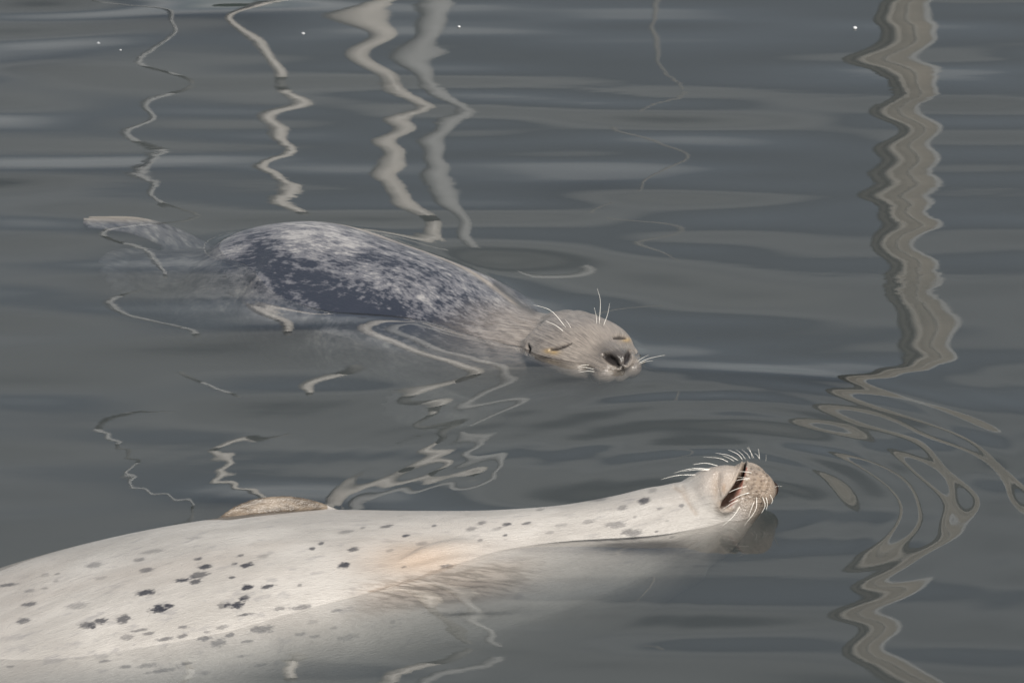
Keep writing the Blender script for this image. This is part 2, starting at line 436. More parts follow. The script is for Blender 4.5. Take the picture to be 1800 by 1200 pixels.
H += rings(nose_r, 0.075, 0.00020, 0.06, 0.40, -0.6, 1.0)
H += rings(G(1240, 895), 0.078, 0.00066, 0.24, 0.85, 1.0, 1.2)
H += rings(G(960, 1010), 0.060, 0.00016, 0.05, 0.42, -1.2, 1.2)
nx, ny = len(gx), len(gy)
ZB = -7.0
top = np.stack([GX, GY, H], -1).reshape(-1, 3)
ii = np.arange(nx - 1)[:, None] * ny + np.arange(ny - 1)[None]
quads = np.stack([ii, ii + ny, ii + ny + 1, ii + 1], -1).reshape(-1, 4)
rim = ([i * ny for i in range(nx)] + [(nx - 1) * ny + j for j in range(1, ny)] + [i * ny + ny - 1 for i in range(nx - 2, -1, -1)] + [j for j in range(ny - 2, 0, -1)])
rimlow = top[rim].copy(); rimlow[:, 2] = ZB
nb = len(top)
sides = [(rim[k], nb + k, nb + (k + 1) % len(rim), rim[(k + 1) % len(rim)]) for k in range(len(rim))]
me = bpy.data.meshes.new('water')
allv = np.concatenate([top, rimlow])
faces_flat = np.concatenate([quads.ravel(), np.array(sides).ravel(), np.arange(nb + len(rim) - 1, nb - 1, -1)])
totals = np.concatenate([np.full(len(quads) + len(sides), 4), [len(rim)]]); starts = np.concatenate([[0], np.cumsum(totals)[:-1]])
me.vertices.add(len(allv)); me.vertices.foreach_set('co', allv.ravel())
me.loops.add(len(faces_flat)); me.loops.foreach_set('vertex_index', faces_flat.astype(np.int32))
me.polygons.add(len(totals)); me.polygons.foreach_set('loop_start', starts.astype(np.int32)); me.polygons.foreach_set('loop_total', totals.astype(np.int32))
smooth = np.ones(len(totals), bool); smooth[len(quads):] = False
me.polygons.foreach_set('use_smooth', smooth); me.update(calc_edges=True); me.validate()
me.materials.append(water_mat())
water = bpy.data.objects.new('water', me); col.objects.link(water); water['kind'] = 'structure'

# seabed and the wooded hill on the far shore
sb = mesh_obj('seabed', [(-500, -80, -6.5), (500, -80, -6.5), (500, 1000, -6.5), (-500, 1000, -6.5)], [(0, 1, 2, 3)], plain_mat('mud', (0.09, 0.085, 0.07), 0.9, 0, 0.5))
sb['kind'] = 'structure'
def hill():
    xs = np.linspace(-380, 380, 150); ys = np.linspace(120, 420, 60)
    X, Y = np.meshgrid(xs, ys, indexing='ij')
    t = np.clip((Y - 120) / 130, 0, 1); Z = (t * t * (3 - 2 * t)) * (14 + 3 * np.sin(X / 60 + 1) + 5 * np.sin(X / 23))
    Z += rng.rand(*Z.shape) * 4.5 * t - 0.4
    V = np.stack([X, Y, Z], -1).reshape(-1, 3); F = []
    for i in range(149):
        for j in range(59):
            k = i * 60 + j; F.append((k, k + 60, k + 61, k + 1))
    return V, F
hv, hf = hill()
ho = mesh_obj('hill', hv, hf, plain_mat('forest', (0.030, 0.046, 0.040), 0.9, 0, 0.2, 0.5)); ho['kind'] = 'structure'

# poles
def tube_mesh(name, x, y, r0, r1, z0, z1, mat, parent=None, n=20, loc=(0, 0)):
    V = []; F = []
    rows = [(z0, r0), (z1, r1), (z1 + 0.4 * r1, r1 * 0.75), (z1 + 0.55 * r1, 0.02 * r1)]
    for z, r in rows:
        for k in range(n):
            a_ = 2 * math.pi * k / n; V.append((x + r * math.cos(a_), y + r * math.sin(a_), z))
    for i in range(len(rows) - 1):
        for k in range(n): F.append((i * n + k, i * n + (k + 1) % n, (i + 1) * n + (k + 1) % n, (i + 1) * n + k))
    F.append(tuple(range(n - 1, -1, -1))); F.append(tuple(range((len(rows) - 1) * n, len(rows) * n)))
    return mesh_obj(name, V, F, mat, parent)
m_white = plain_mat('white_paint', (0.82, 0.79, 0.75), 0.4, 0, 3, 0.12)
m_alu = plain_mat('grey_white_paint', (0.60, 0.62, 0.64), 0.5, 0, 3, 0.12)
m_grey = plain_mat('grey_paint', (0.34, 0.35, 0.35), 0.5, 0, 3, 0.2)
m_wood = plain_mat('tarred_wood', (0.05, 0.045, 0.04), 0.8, 0, 4, 0.4)
m_tan = plain_mat('weathered_wood', (0.46, 0.42, 0.36), 0.8, 0, 4, 0.25)
m_top = plain_mat('weathered_metal', (0.33, 0.34, 0.35), 0.6, 0, 3, 0.2)
def pole(key, mat, label, h):
    p = POLES[key]
    root = empty('mooring_pole', (p['x'], p['y'], -5.0))
    tag(root, label, 'pole', 'poles seen mirrored in the water')
    split = {'B': 6.1, 'C': 6.0, 'D': 6.7}.get(key, h)
    rs = p['r'] * (1.1 - 0.5 * (split + 5) / (h + 5))
    tube_mesh('shaft', 0, 0, p['r'] * 1.1, rs, 0, split + 5, mat, root)
    if split < h: tube_mesh('topmast', 0, 0, rs * 0.97, p['r'] * 0.5, split + 5 - 0.02, h + 5, m_top, root)   # unpainted, weathered upper length
    tube_mesh('collar', 0, 0, p['r'] * 1.25, p['r'] * 1.25, 6.4, 6.5, m_grey, root)
    return root
pole('B', m_alu, 'thin grey pole mirrored at the far left of the water', 7.3)
pole('C', m_white, 'slim off-white pole mirrored above the grey seal\'s tail', 7.0)
pole('D', m_white, 'bright cream pole mirrored behind the grey seal\'s back', 8.0)
pole('E', m_alu, 'cool grey metal pole mirrored beside the bright cream one', 9.9)
pole('F', plain_mat('dull_grey_paint', (0.36, 0.36, 0.36), 0.6), 'very thin grey pole mirrored faintly above the grey seal\'s head', 7.8)
p = POLES['G']
pil = empty('piling', (p['x'], p['y'], -5.0))
tag(pil, 'broad timber piling with light pipes, mirrored in a wide wavy band at right', 'piling')
tube_mesh('shaft', 0, 0, 0.100, 0.096, 0, 14.5, m_tan, pil, 28)
m_pale = plain_mat('faded_paint', (0.56, 0.53, 0.48), 0.6, 0, 3, 0.2)
m_shade = plain_mat('old_rubber', (0.13, 0.125, 0.115), 0.8, 0, 4, 0.3)
tube_mesh('pipe', -0.090, -0.050, 0.018, 0.018, 0, 14.3, m_shade, pil, 14)
tube_mesh('pipe', 0.026, -0.093, 0.010, 0.010, 0, 14.3, m_pale, pil, 14)
tube_mesh('pipe', 0.094, -0.020, 0.020, 0.020, 0, 14.3, m_alu, pil, 14)
tube_mesh('pipe', -0.045, -0.082, 0.018, 0.018, 0, 14.3, m_pale, pil, 14)

# ------------------------------------------------------------------ rear seal: grey, back up, face towards the camera
def A(u, v, z): return tuple(G(u, v) + np.array([0, 0, z]))
noseR = np.array(A(1096, 655, 0.002)); hF = nrm((0.52, -0.85, 0.09)); hS = nrm(np.cross(hF, (0, 0, 1))); hU = np.cross(hS, hF)
def HR(f, s, u): return noseR + hF * f + hS * s + hU * u      # head-local: forward, seal's right(+)/left(-), up
st = []
for s_, w_, up_, dn_, zo in [(0.000, .004, .004, .004, .0), (0.003, .020, .014, .016, .0), (0.010, .034, .022, .022, .0), (0.022, .044, .028, .027, .0), (0.040, .050, .033, .032, .0), (0.060, .060, .042, .040, .0),
                             (0.080, .075, .052, .056, .0), (0.105, .088, .059, .066, .0), (0.135, .096, .062, .075, .0), (0.170, .100, .061, .082, .0), (0.205, .099, .058, .086, .0)]:
    st.append((tuple(HR(-s_, 0, zo)), w_, up_, dn_, 0.0, 0.55))
st += [(A(966, 590, -0.026), .100, .056, .095, 0, .5), (A(932, 584, -0.032), .118, .060, .115, .2, .3), (A(888, 572, -0.042), .142, .075, .14, .40), (A(836, 545, -0.056), .188, .090, .17, .42),
       (A(760, 507, -0.060), .250, .102, .20, .46), (A(650, 474, -0.059), .258, .110, .21, .46), (A(530, 442, -0.058), .228, .109, .20, .46), (A(450, 429, -0.072), .190, .096, .17, .46), (A(388, 418, -0.106), .185, .080, .13, .3),
       (A(310, 405, -0.110), .11, .065, .09), (A(245, 392, -0.105), .06, .045, .055), (A(205, 385, -0.10), .02, .02, .02)]
def roll(x):                                   # the trunk lies rolled a little away from the viewer
    f = sstep(0.24, 0.5, x) * (1 - 0.85 * sstep(0.58, 0.95, x)); return (0.07 * f, 0.15 * f, 1.0)
bV, bF, bC, bR, bS, bU, bq = loft(st, 110, 0.005, upref=roll)
shells = [(bV, bF)]
for sd in (1, -1):
    shells.append(ellipsoid(HR(-0.026, sd * 0.024, -0.003), (hF, hS, hU), (0.027, 0.026, 0.020)))     # whisker pads
    shells.append(ellipsoid(HR(-0.090, sd * 0.036, 0.014), (hF, hS, hU), (0.034, 0.034, 0.021)))     # brows
    shells.append(ellipsoid(HR(-0.060, sd * 0.030, -0.010), (hF, hS, hU), (0.036, 0.024, 0.018)))
    shells.append(ellipsoid(HR(-0.100, sd * 0.052, -0.002), (hF, hS, hU), (0.055, 0.030, 0.024)))    # cheeks
shells.append(ellipsoid(HR(-0.018, 0, 0.010), (hF, hS, hU), (0.024, 0.019, 0.017)))                   # nose
shells.append(ellipsoid(HR(-0.050, 0, 0.022), (hF, hS, hU), (0.050, 0.022, 0.020)))                   # bridge
# hind flippers just under the surface, fore flippers hanging beside the chest
shells.append(flipper([A(420, 412, -.11), A(340, 384, -.060), A(250, 371, -.030), A(150, 366, -.026)], (0.0, -0.1, 1), [.042, .040, .036, .022], 0.014, 4, -0.12))
shells.append(flipper([A(330, 410, -.10), A(280, 400, -.085), A(230, 402, -.085), A(185, 410, -.095)], (0.1, -0.2, 1), [.05, .06, .07, .07], 0.014, 5, 0.10))
shells.append(flipper([A(860, 590, -.13), A(815, 612, -.11), A(750, 612, -.105), A(680, 600, -.11)], (0.15, -0.5, 1), [.045, .055, .06, .045], 0.014, 5, -0.15))
shells.append(flipper([A(930, 510, -.12), A(980, 490, -.12), A(1000, 460, -.16)], (0.3, 0.4, 1), [.045, .055, .06], 0.014, 5))
me = fuse(shells, 0.0027, 16)
co = get_co(me); no = get_no(me)
rel = co - noseR; hf, hs, hu = rel @ hF, rel @ hS, rel @ hU
disp = np.zeros(len(co)); nose = np.zeros(len(co)); yellow = np.zeros(len(co)); tint = np.zeros(len(co)); wet = np.zeros(len(co)); slit = np.zeros(len(co))
hl = np.stack([hf, hs, hu], 1)
front = hf > -0.24
UVh = np.stack(project(co), 1); fc = ((co - CAM) * no).sum(1) < 0.15
def trace(pts, rad):
    """distance (as a fraction of the local half-width, in mm at the seal) to a traced line on the side that shows"""
    best = np.full(len(co), 1e9)
    for (p0, r0), (p1, r1) in zip(zip(pts[:-1], rad[:-1]), zip(pts[1:], rad[1:])):
        d2, t2 = seg_dist(UVh, np.array(p0, float), np.array(p1, float)); best = np.minimum(best, d2 / (r0 + (r1 - r0) * t2))
    return np.where(fc, best, 1e9)
e1 = trace([(967, 615), (978, 613), (990, 609), (1004, 604)], [1.0, 1.9, 1.9, 0.8])
e2 = trace([(1080, 593), (1090, 592), (1100, 593)], [1.8, 2.9, 1.6])
for e_ in (e1, e2):
    disp -= 0.0055 * gauss(e_, 1.25); slit = np.maximum(slit, 0.88 * sstep(1.5, 0.7, e_))
    disp += (0.0014 if e_ is e1 else 0.0003) * gauss(e_ - 3.4, 1.6)
for (x_, y_) in [(974, 619), (964, 617), (1101, 597)]:
    yellow = np.maximum(yellow, fc * 0.42 * np.exp(-((UVh[:, 0] - x_) / 9) ** 2 - ((UVh[:, 1] - y_) / 4.2) ** 2))
n1_ = trace([(1062, 625), (1070, 629), (1080, 636), (1087, 643)], [2.6, 5.0, 5.2, 3.0])
n2_ = trace([(1106, 619), (1104, 628), (1101, 638)], [2.8, 4.2, 2.8])
for e_ in (n1_, n2_):
    disp -= 0.008 * gauss(e_, 1.1); nose = np.maximum(nose, sstep(1.5, 0.95, e_)); disp += 0.0022 * gauss(e_ - 2.2, 0.8)
ear = trace([(928, 606), (930, 613), (927, 622)], [1.2, 2.0, 1.3]); disp -= 0.006 * gauss(ear, 1.3); slit = np.maximum(slit, gauss(ear, 1.3))
for sd in (1, -1):
    fd = poly_dist(hl, [(-0.004, sd * 0.024, 0.008), (-0.016, sd * 0.028, -0.006), (-0.010, sd * 0.016, -0.014)]); disp -= 0.0018 * gauss(fd, 0.004)
phil = trace([(1094, 640), (1095, 652)], [2.5, 2.5]); disp -= 0.003 * gauss(phil, 1.2); nose = np.maximum(nose, 0.85 * gauss(phil, 1.6))
npad = np.exp(-np.maximum(0, ((UVh[:, 0] - 1086) / 24) ** 2 + ((UVh[:, 1] - 626 - (UVh[:, 0] - 1086) * -0.1) / 15) ** 2) ** 2); nose = np.maximum(nose, 0.85 * npad * fc * (hf > -0.06))
mz = np.exp(-((UVh[:, 0] - 1070) / 38) ** 2 - ((UVh[:, 1] - 620) / 22) ** 2) * fc; nose = np.maximum(nose, 0.5 * mz)
for k_ in range(14):
    dx_, dy_ = 1040 + (k_ % 5) * 6 + (k_ // 5) * 2, 648 + (k_ // 5) * 4 - (k_ % 5) * 1.0
    nose = np.maximum(nose, 0.5 * np.exp(-((UVh[:, 0] - dx_) ** 2 + (UVh[:, 1] - dy_) ** 2) / 1.8 ** 2) * fc)
nose = np.maximum(nose, slit)
disp *= front
disp += 0.0012 * np.sin(hs * 300 + np.sin(hu * 90) * 2) * gauss(hf + 0.225, 0.03) * (hu > 0)      # skin rolls on the neck
co2 = co + no * disp[:, None]
set_co(me, co2)
sS, sA, sD = spine_coords(co2, bC, bS, bU, bq)
uvp, vvp = project(co2)
# dark saddle: the flank that faces the camera, just above the water line, paler along the spine
band = poly_dist(np.stack([uvp, vvp], 1), [(455, 455), (540, 505), (640, 545), (740, 575), (800, 585)])
dark = 1.25 * gauss(band, 44) + 0.35 * gauss(poly_dist(np.stack([uvp, vvp], 1), [(600, 450), (700, 500), (820, 540)]), 40)
dark += 0.16
wedge = gauss(poly_dist(np.stack([uvp, vvp], 1), [(872, 500), (900, 522), (915, 536), (938, 548)]), 7)
dark -= 0.75 * gauss(poly_dist(np.stack([uvp, vvp], 1), [(520, 410), (620, 425)]), 26) + 0.55 * gauss(poly_dist(np.stack([uvp, vvp], 1), [(620, 490), (760, 530), (830, 560)]), 22)
face = 0.80 * sstep(0.42, 0.24, sS) + 0.15 * sstep(0.16, 0.08, sS)
SPSIGN = 1.0 if bS[len(bS) // 2][1] > 0 else -1.0            # the side of the spine away from the viewer
spine = sstep(0.28, 0.36, sS) * sstep(1.05, 0.9, sS) * gauss(np.abs(sA - np.pi / 2 + SPSIGN * 0.55), 0.12)
tint = np.maximum(tint, 0.5 * spine)
flip_t = sstep(440, 380, uvp) * sstep(396, 380, vvp); tint = np.maximum(tint, 0.7 * flip_t)
wet = np.maximum(sstep(-0.06, -0.02, hf) * front, 0.55 * gauss(co2[:, 2], 0.018)); wet = np.maximum(wet, 0.35)
attr_v(me, 'fur', np.stack([sS, sA * 0.19, sD * 0.3], 1)); attr_f(me, 'slit', np.clip(np.maximum(slit, np.maximum(gauss(n1_, 1.2), gauss(n2_, 1.2))), 0, 1)); attr_f(me, 'dark', np.clip(dark, -0.6, 1.5)); attr_f(me, 'face', face)
attr_f(me, 'nose', np.clip(np.maximum(nose, 0.7 * wedge), 0, 1)); attr_f(me, 'yellow', np.clip(yellow, 0, 1)); attr_f(me, 'tint', tint); attr_f(me, 'wet', np.clip(wet, 0, 1))
me.polygons.foreach_set('use_smooth', [True] * len(me.polygons)); me.materials.clear(); me.materials.append(fur_mat_grey()); me.name = 'body'
sealR = empty('seal', tuple(G(650, 462))); sealR.location.z = -0.25
tag(sealR, 'mottled grey seal floating back up, eyes closed, nose at the water', 'seal', 'seals resting in the harbour')
bodyR = bpy.data.objects.new('body', me); col.objects.link(bodyR); bodyR.parent = sealR; bodyR.location = -sealR.location
bvhR = BVHTree.FromObject(bodyR, bpy.context.evaluated_depsgraph_get()) if False else BVHTree.FromPolygons([tuple(c) for c in co2], [tuple(p.vertices) for p in me.polygons])

# ------------------------------------------------------------------ front seal: cream, belly up, muzzle lifted
hB = nrm((0.62, 0.22, 0.70))                    # muzzle direction
hSB = nrm(np.cross((0.0, 0.25, 1.0), hB)); hSB = nrm(np.cross(hB, (-0.55, -0.10, 0.6)))   # sideways
hUB = np.cross(hSB, hB)                         # chin side (ventral)
tipB = np.array(A(1338, 880, 0.054))
def HB(f, s, c): return tipB + hB * f + hSB * s + hUB * c
st = [(A(-420, 1175, -.10), .05, .03, .05), (A(-360, 1165, -.10), .14, .07, .12), (A(-200, 1140, -.11), .23, .10, .18), (A(0, 1095, -.098), .285, .112, .22), (A(200, 1044, -.089), .285, .127, .22), (A(400, 1002, -.085), .262, .136, .22),
      (A(600, 968, -.085), .245, .124, .21), (A(760, 946, -.085), .215, .113, .19, .18), (A(900, 930, -.080), .178, .107, .16, .42), (A(1020, 917, -.070), .138, .098, .13, .42), (A(1110, 907, -.058), .108, .093, .11, .25),
      (A(1180, 898, -.046), .082, .088, .09), (A(1230, 893, -.035), .066, .078, .08), (A(1275, 890, -.04), .045, .045, .05)]
fV, fF, fC, fR, fS, fU, fq = loft(st, 120, 0.005)
shells = [(fV, fF)]
hst = []
for s_, w_, ch_, dn_ in [(0.0, .004, .004, .004), (.003, .022, .018, .018), (.010, .036, .030, .030), (.022, .046, .037, .038), (.040, .050, .040, .040), (.060, .049, .041, .042), (.085, .048, .046, .044), (.115, .048, .052, .046), (.145, .046, .050, .045), (.170, .035, .04, .035), (.185, .02, .02, .02)]:
    hst.append((tuple(HB(-s_, 0, -0.002)), w_, ch_, dn_))
hV, hFc, *_ = loft(hst, 90, 0.004, upref=tuple(hUB))
shells.append((hV, hFc))
for sd in (1, -1):
    shells.append(ellipsoid(HB(-0.030, sd * 0.019, -0.004), (hB, hSB, hUB), (0.033, 0.033, 0.036)))
shells.append(ellipsoid(HB(-0.016, 0, -0.034), (hB, hSB, hUB), (0.016, 0.017, 0.014)))          # nose
shells.append(ellipsoid(HB(-0.050, 0, 0.024), (hB, hSB, hUB), (0.036, 0.032, 0.020)))           # chin
shells.append(ellipsoid(A(1238, 890, 0.010), (nrm((1, .1, .55)), (0, 1, 0), nrm((-.55, 0, 1))), (0.085, 0.056, 0.046)))  # throat
# fore flippers: far one raised behind the belly, near one under the water
shells.append(flipper([A(635, 915, -.06), A(560, 905, -.020), A(485, 905, -.010), A(412, 918, -.012), A(366, 934, -.016)], (0.1, -0.75, 0.6), [.035, .038, .042, .038, .018], 0.013, 4, 0.12, 0.008))
shells.append(flipper([A(985, 945, -.085), A(900, 976, -.040), A(800, 1000, -.020), A(715, 1022, -.016), A(640, 1040, -.022)], (0.05, -0.62, 1), [.055, .070, .078, .070, .045], 0.018, 5, 0.1, 0.035))
me = fuse(shells, 0.0027, 16)
co = get_co(me); no = get_no(me)
rel = co - tipB; lf, ls, lc = rel @ hB, rel @ hSB, rel @ hUB
hl = np.stack([lf, ls, lc], 1)
nearhead = np.linalg.norm(co - HB(-0.05, 0, 0), axis=1) < 0.13
disp = np.zeros(len(co)); mouth = np.zeros(len(co)); lip = np.zeros(len(co)); grime = np.zeros(len(co)); wet = np.full(len(co), 0.35)
UVh = np.stack(project(co), 1); fc = (((co - CAM) * no).sum(1) < 0.15) & nearhead
def trace(pts, rad):
    best = np.full(len(co), 1e9)
    for (p0, r0), (p1, r1) in zip(zip(pts[:-1], rad[:-1]), zip(pts[1:], rad[1:])):
        d2, t2 = seg_dist(UVh, np.array(p0, float), np.array(p1, float)); best = np.minimum(best, d2 / (r0 + (r1 - r0) * t2))
    return np.where(fc, best, 1e9)
def blob(x_, y_, a_, b_): return np.exp(-((UVh[:, 0] - x_) / a_) ** 2 - ((UVh[:, 1] - y_) / b_) ** 2) * fc
mo = trace([(1309, 814), (1304, 832), (1297, 852), (1288, 870), (1277, 885), (1270, 892)], [1.8, 2.8, 3.6, 5.4, 5.4, 2.4])
disp -= 0.016 * gauss(mo, 1.1) ** 0.8; disp += 0.0030 * gauss(mo - 2.4, 0.9)
mouth = sstep(1.9, 1.05, mo)
lp = trace([(1312, 824), (1306, 843), (1300, 860), (1292, 876), (1284, 888)], [1.4, 1.6, 1.8, 1.8, 1.4]); lip = 0.95 * gauss(lp, 1.3) * (1 - 0.5 * mouth)
grime = np.maximum.reduce([0.45 * blob(1300, 818, 14, 10), 0.55 * blob(1268, 888, 12, 12), 0.35 * blob(1258, 858, 7, 26), 0.30 * blob(1320, 842, 16, 24), 0.5 * blob(1318, 832, 10, 8), 0.60 * blob(1338, 850, 38, 44)])
orange = 0.75 * np.maximum(blob(1272, 858, 5, 13), 0.6 * blob(1283, 894, 10, 5))
chin = trace([(1262, 834), (1259, 858), (1264, 880)], [4, 5, 4]); disp -= 0.0035 * gauss(chin, 1.2); disp += 0.0025 * blob(1276, 852, 8, 24) + 0.003 * blob(1240, 858, 14, 24)
for i_ in range(6):                                     # follicles of the whiskers in slanting rows
    for j_ in range(7):
        px_, py_ = 1320 + i_ * 7.6 - j_ * 3.2 + random.uniform(-2.4, 2.4), 821 + j_ * 8.4 + i_ * 1.6 + (i_ % 2) * 4 + random.uniform(-2.4, 2.4)
        d2 = np.hypot(UVh[:, 0] - px_, UVh[:, 1] - py_); m2 = np.where(fc, gauss(d2, 2.3), 0)
        disp -= 0.0016 * m2; mouth = np.maximum(mouth, random.uniform(0.5, 0.85) * m2)
nd = np.linalg.norm((co - HB(-0.008, 0, -0.040)), axis=1); mouth = np.maximum(mouth, sstep(0.020, 0.012, nd))
wet = np.maximum(wet, np.where(nearhead, sstep(-0.13, -0.05, lf), 0))
cr = np.maximum.reduce([gauss(poly_dist(UVh, [(1186, 856), (1200, 864), (1214, 888), (1224, 902)]), 4), 0.7 * gauss(poly_dist(UVh, [(1200, 854), (1208, 872)]), 4)]) * fc
grime = np.maximum(grime, 0.4 * gauss(poly_dist(UVh, [(650, 1040), (720, 1021), (800, 993)]), 2.6) * (((co - CAM) * no).sum(1) < 0)); grime = np.maximum(grime, 0.32 * cr); disp -= 0.002 * cr
co2 = co + no * disp[:, None]; set_co(me, co2); no2 = get_no(me)
sS, sA, sD = spine_coords(co2, fC, fS, fU, fq)
uvp, vvp = project(co2); UVP = np.stack([uvp, vvp], 1)
facing = ((co2 - CAM) * no2).sum(1) < 0
SP = []
for (x, y, a_, b_, k_) in [(1100,510,30,7,.8),(1140,553,45,14,.95),(1105,600,60,18,.75),(1010,630,45,10,.95),(1085,638,40,14,.85),(1335,493,25,7,.7),(1370,545,45,14,.95),(1460,495,45,10,.35),(1300,537,20,6,.5),(1290,613,22,8,.8),(1665,657,15,8,.5),(1375,668,38,16,1),(1485,665,50,11,.9),(1355,728,35,16,.8),(1320,768,45,22,1),(1240,768,45,18,.6),(810,698,60,18,.95),(885,788,60,24,1),(930,772,42,14,1),(685,845,50,24,.8),(560,855,45,18,.85),(485,878,55,18,.75),(515,888,20,10,.9),(430,770,75,18,.4),(160,762,45,13,.75),(128,855,45,16,.7),(45,655,60,8,.7),(160,688,35,9,.4),(245,675,25,5,.4),(318,595,20,5,.5),(250,600,30,12,.3),(310,633,20,6,.35),(520,545,55,16,.5),(775,515,40,10,.55),(815,573,50,12,.65),(845,470,80,10,.35),(1080,395,50,8,.3),(560,615,40,10,.25),
    (1450,903,80,22,.65),(1020,890,35,9,.6),(770,908,60,8,.6),(825,925,40,8,.6),(705,945,45,16,.5),(920,955,60,10,.65),(1010,940,30,13,.6),(1240,888,45,12,.5),(1150,917,25,7,.5),(1140,953,45,13,.7),(1215,975,50,22,.6),(1275,935,30,12,.7),(1370,968,40,8,.6),(1360,820,60,6,.8),(1545,788,40,12,.5),(1670,780,70,14,.6),(1670,928,35,10,.5),(1745,942,30,9,.5),(580,1078,35,7,.6),(690,1110,45,8,.6),(820,1100,60,12,.5),(1025,1093,45,7,.6),(900,1130,100,10,.5),(1340,1050,35,7,.5),(60,1107,25,5,.5),(1140,1140,40,10,.4),(1450,1100,60,8,.4)]:
    SP.append((x / 3.158, 820 + y / 3.158, a_ / 3.158, b_ / 3.158, k_))
for (x, y, a_, b_, k_) in [(75,427,22,8,.8),(28,453,20,8,.8),(255,458,35,12,.8),(205,545,38,18,.95),(550,381,28,7,.9),(440,330,45,7,.7),(705,327,18,6,.7),(215,360,50,9,.45),(310,338,18,5,.5),(910,345,35,12,.5),(968,312,30,11,.6),(1108,319,30,10,.85),(1220,314,32,8,.7),(1098,379,16,6,.8),(960,408,20,7,.5),(640,425,40,11,.35),(540,555,18,5,.5),(460,463,25,8,.3),(1050,345,35,9,.3),(1345,365,30,9,.35),(1410,325,40,12,.3),(925,238,25,5,.4),(1295,238,30,5,.4),(770,553,50,11,.7),(165,797,35,8,.5),(150,893,30,6,.4),(40,942,30,8,.45),(230,945,70,16,.35),(30,860,40,10,.3),(470,858,20,10,.35),(1700,320,60,14,.5),(1780,360,40,16,.5),(1750,228,35,14,.5),(1560,305,40,12,.4),(1620,182,60,9,.5)]:
    SP.append((540 + x / 3.158, 820 + y / 3.158, a_ / 3.158, b_ / 3.158, k_))
for (x, y, a_, b_, k_) in [(260,600,62,32,.9),(75,660,36,20,.45),(590,640,30,15,.6),(400,665,35,12,.5),(335,510,45,20,.35),(175,880,85,30,.6),(30,815,90,25,.5),(370,868,20,10,.6),(510,915,35,8,.5),(180,740,25,8,.4),(465,775,25,8,.3)]:
    SP.append((1080 + x / 5, 760 + y / 5, a_ / 5, b_ / 5, k_))
spot = np.zeros(len(co)); spotk = np.zeros(len(co)); ta = math.tan(R(-13))
for (x, y, a_, b_, k_) in SP:
    a_ *= 1.08; b_ = b_ * 1.1 + 0.7
    j = facing & (np.abs(uvp - x) < 3 * a_) & (np.abs(vvp - y) < 4 * b_ + 6)
    du = uvp[j] - x; dv = (vvp[j] - y) - du * ta * 0.6
    g_ = np.exp(-((du / a_) ** 2 + (dv / b_) ** 2))
    spot[j] = np.maximum(spot[j], g_); spotk[j] = np.maximum(spotk[j], k_ * sstep(0.02, 0.1, g_))
tint = 0.65 * facing * np.exp(-(((uvp - 735) / 95) ** 2 + ((vvp - 985) / 34) ** 2))
flipfar = ((uvp > 380) & (uvp < 580) & (co2[:, 1] > G(480, 900)[1] - 0.04) & (co2[:, 2] > 0.0) & (vvp < 916) & (no2[:, 1] < 0.6) & (vvp < 902 - (uvp - 480) * 0.06 + 12))
fdist = np.linalg.norm(co2 - np.array(A(490, 892, .03)), axis=1)
tint = np.maximum(tint, orange)
silh = np.interp(uvp, [355, 400, 460, 560, 600], [925, 911, 903, 893, 890])
paddle = np.where((uvp > 355) & (uvp < 575) & (vvp < silh + 3) & (fdist < 0.16), 1.0, 0.0)
nearflip = np.exp(-(((uvp - 790) / 150) ** 4 + ((vvp - 1030 + (uvp - 790) * 0.14) / 32) ** 4)) * facing
tint = np.maximum(tint, 0.45 * nearflip)
tint = np.maximum(tint, 0.35 * np.where(nearhead, sstep(-0.10, -0.04, lf), 0))
attr_v(me, 'fur', np.stack([sS, sA * 0.2, sD * 0.3], 1)); attr_f(me, 'spot', spot); attr_f(me, 'fringe', nearflip); attr_v(me, 'scr', np.stack([co2[:, 0], co2[:, 1] * 1.0 + co2[:, 2], co2[:, 2]], 1)); attr_f(me, 'paddle', paddle); attr_f(me, 'spotk', spotk); attr_f(me, 'tint', tint); attr_f(me, 'mouth', np.clip(mouth, 0, 1))
attr_f(me, 'lip', np.clip(lip, 0, 1)); attr_f(me, 'grime', np.clip(grime, 0, 1)); attr_f(me, 'wet', np.clip(wet, 0, 1))
me.polygons.foreach_set('use_smooth', [True] * len(me.polygons)); me.materials.clear(); me.materials.append(fur_mat_pale()); me.name = 'body'
sealF = empty('seal', tuple(G(400, 1002))); sealF.location.z = -0.3
tag(sealF, 'cream seal with dark spots floating belly up, muzzle and whiskers raised', 'seal', 'seals resting in the harbour')
bodyF = bpy.data.objects.new('body', me); col.objects.link(bodyF); bodyF.parent = sealF; bodyF.location = -sealF.location
bvhF = BVHTree.FromPolygons([tuple(c) for c in co2], [tuple(p.vertices) for p in me.polygons])

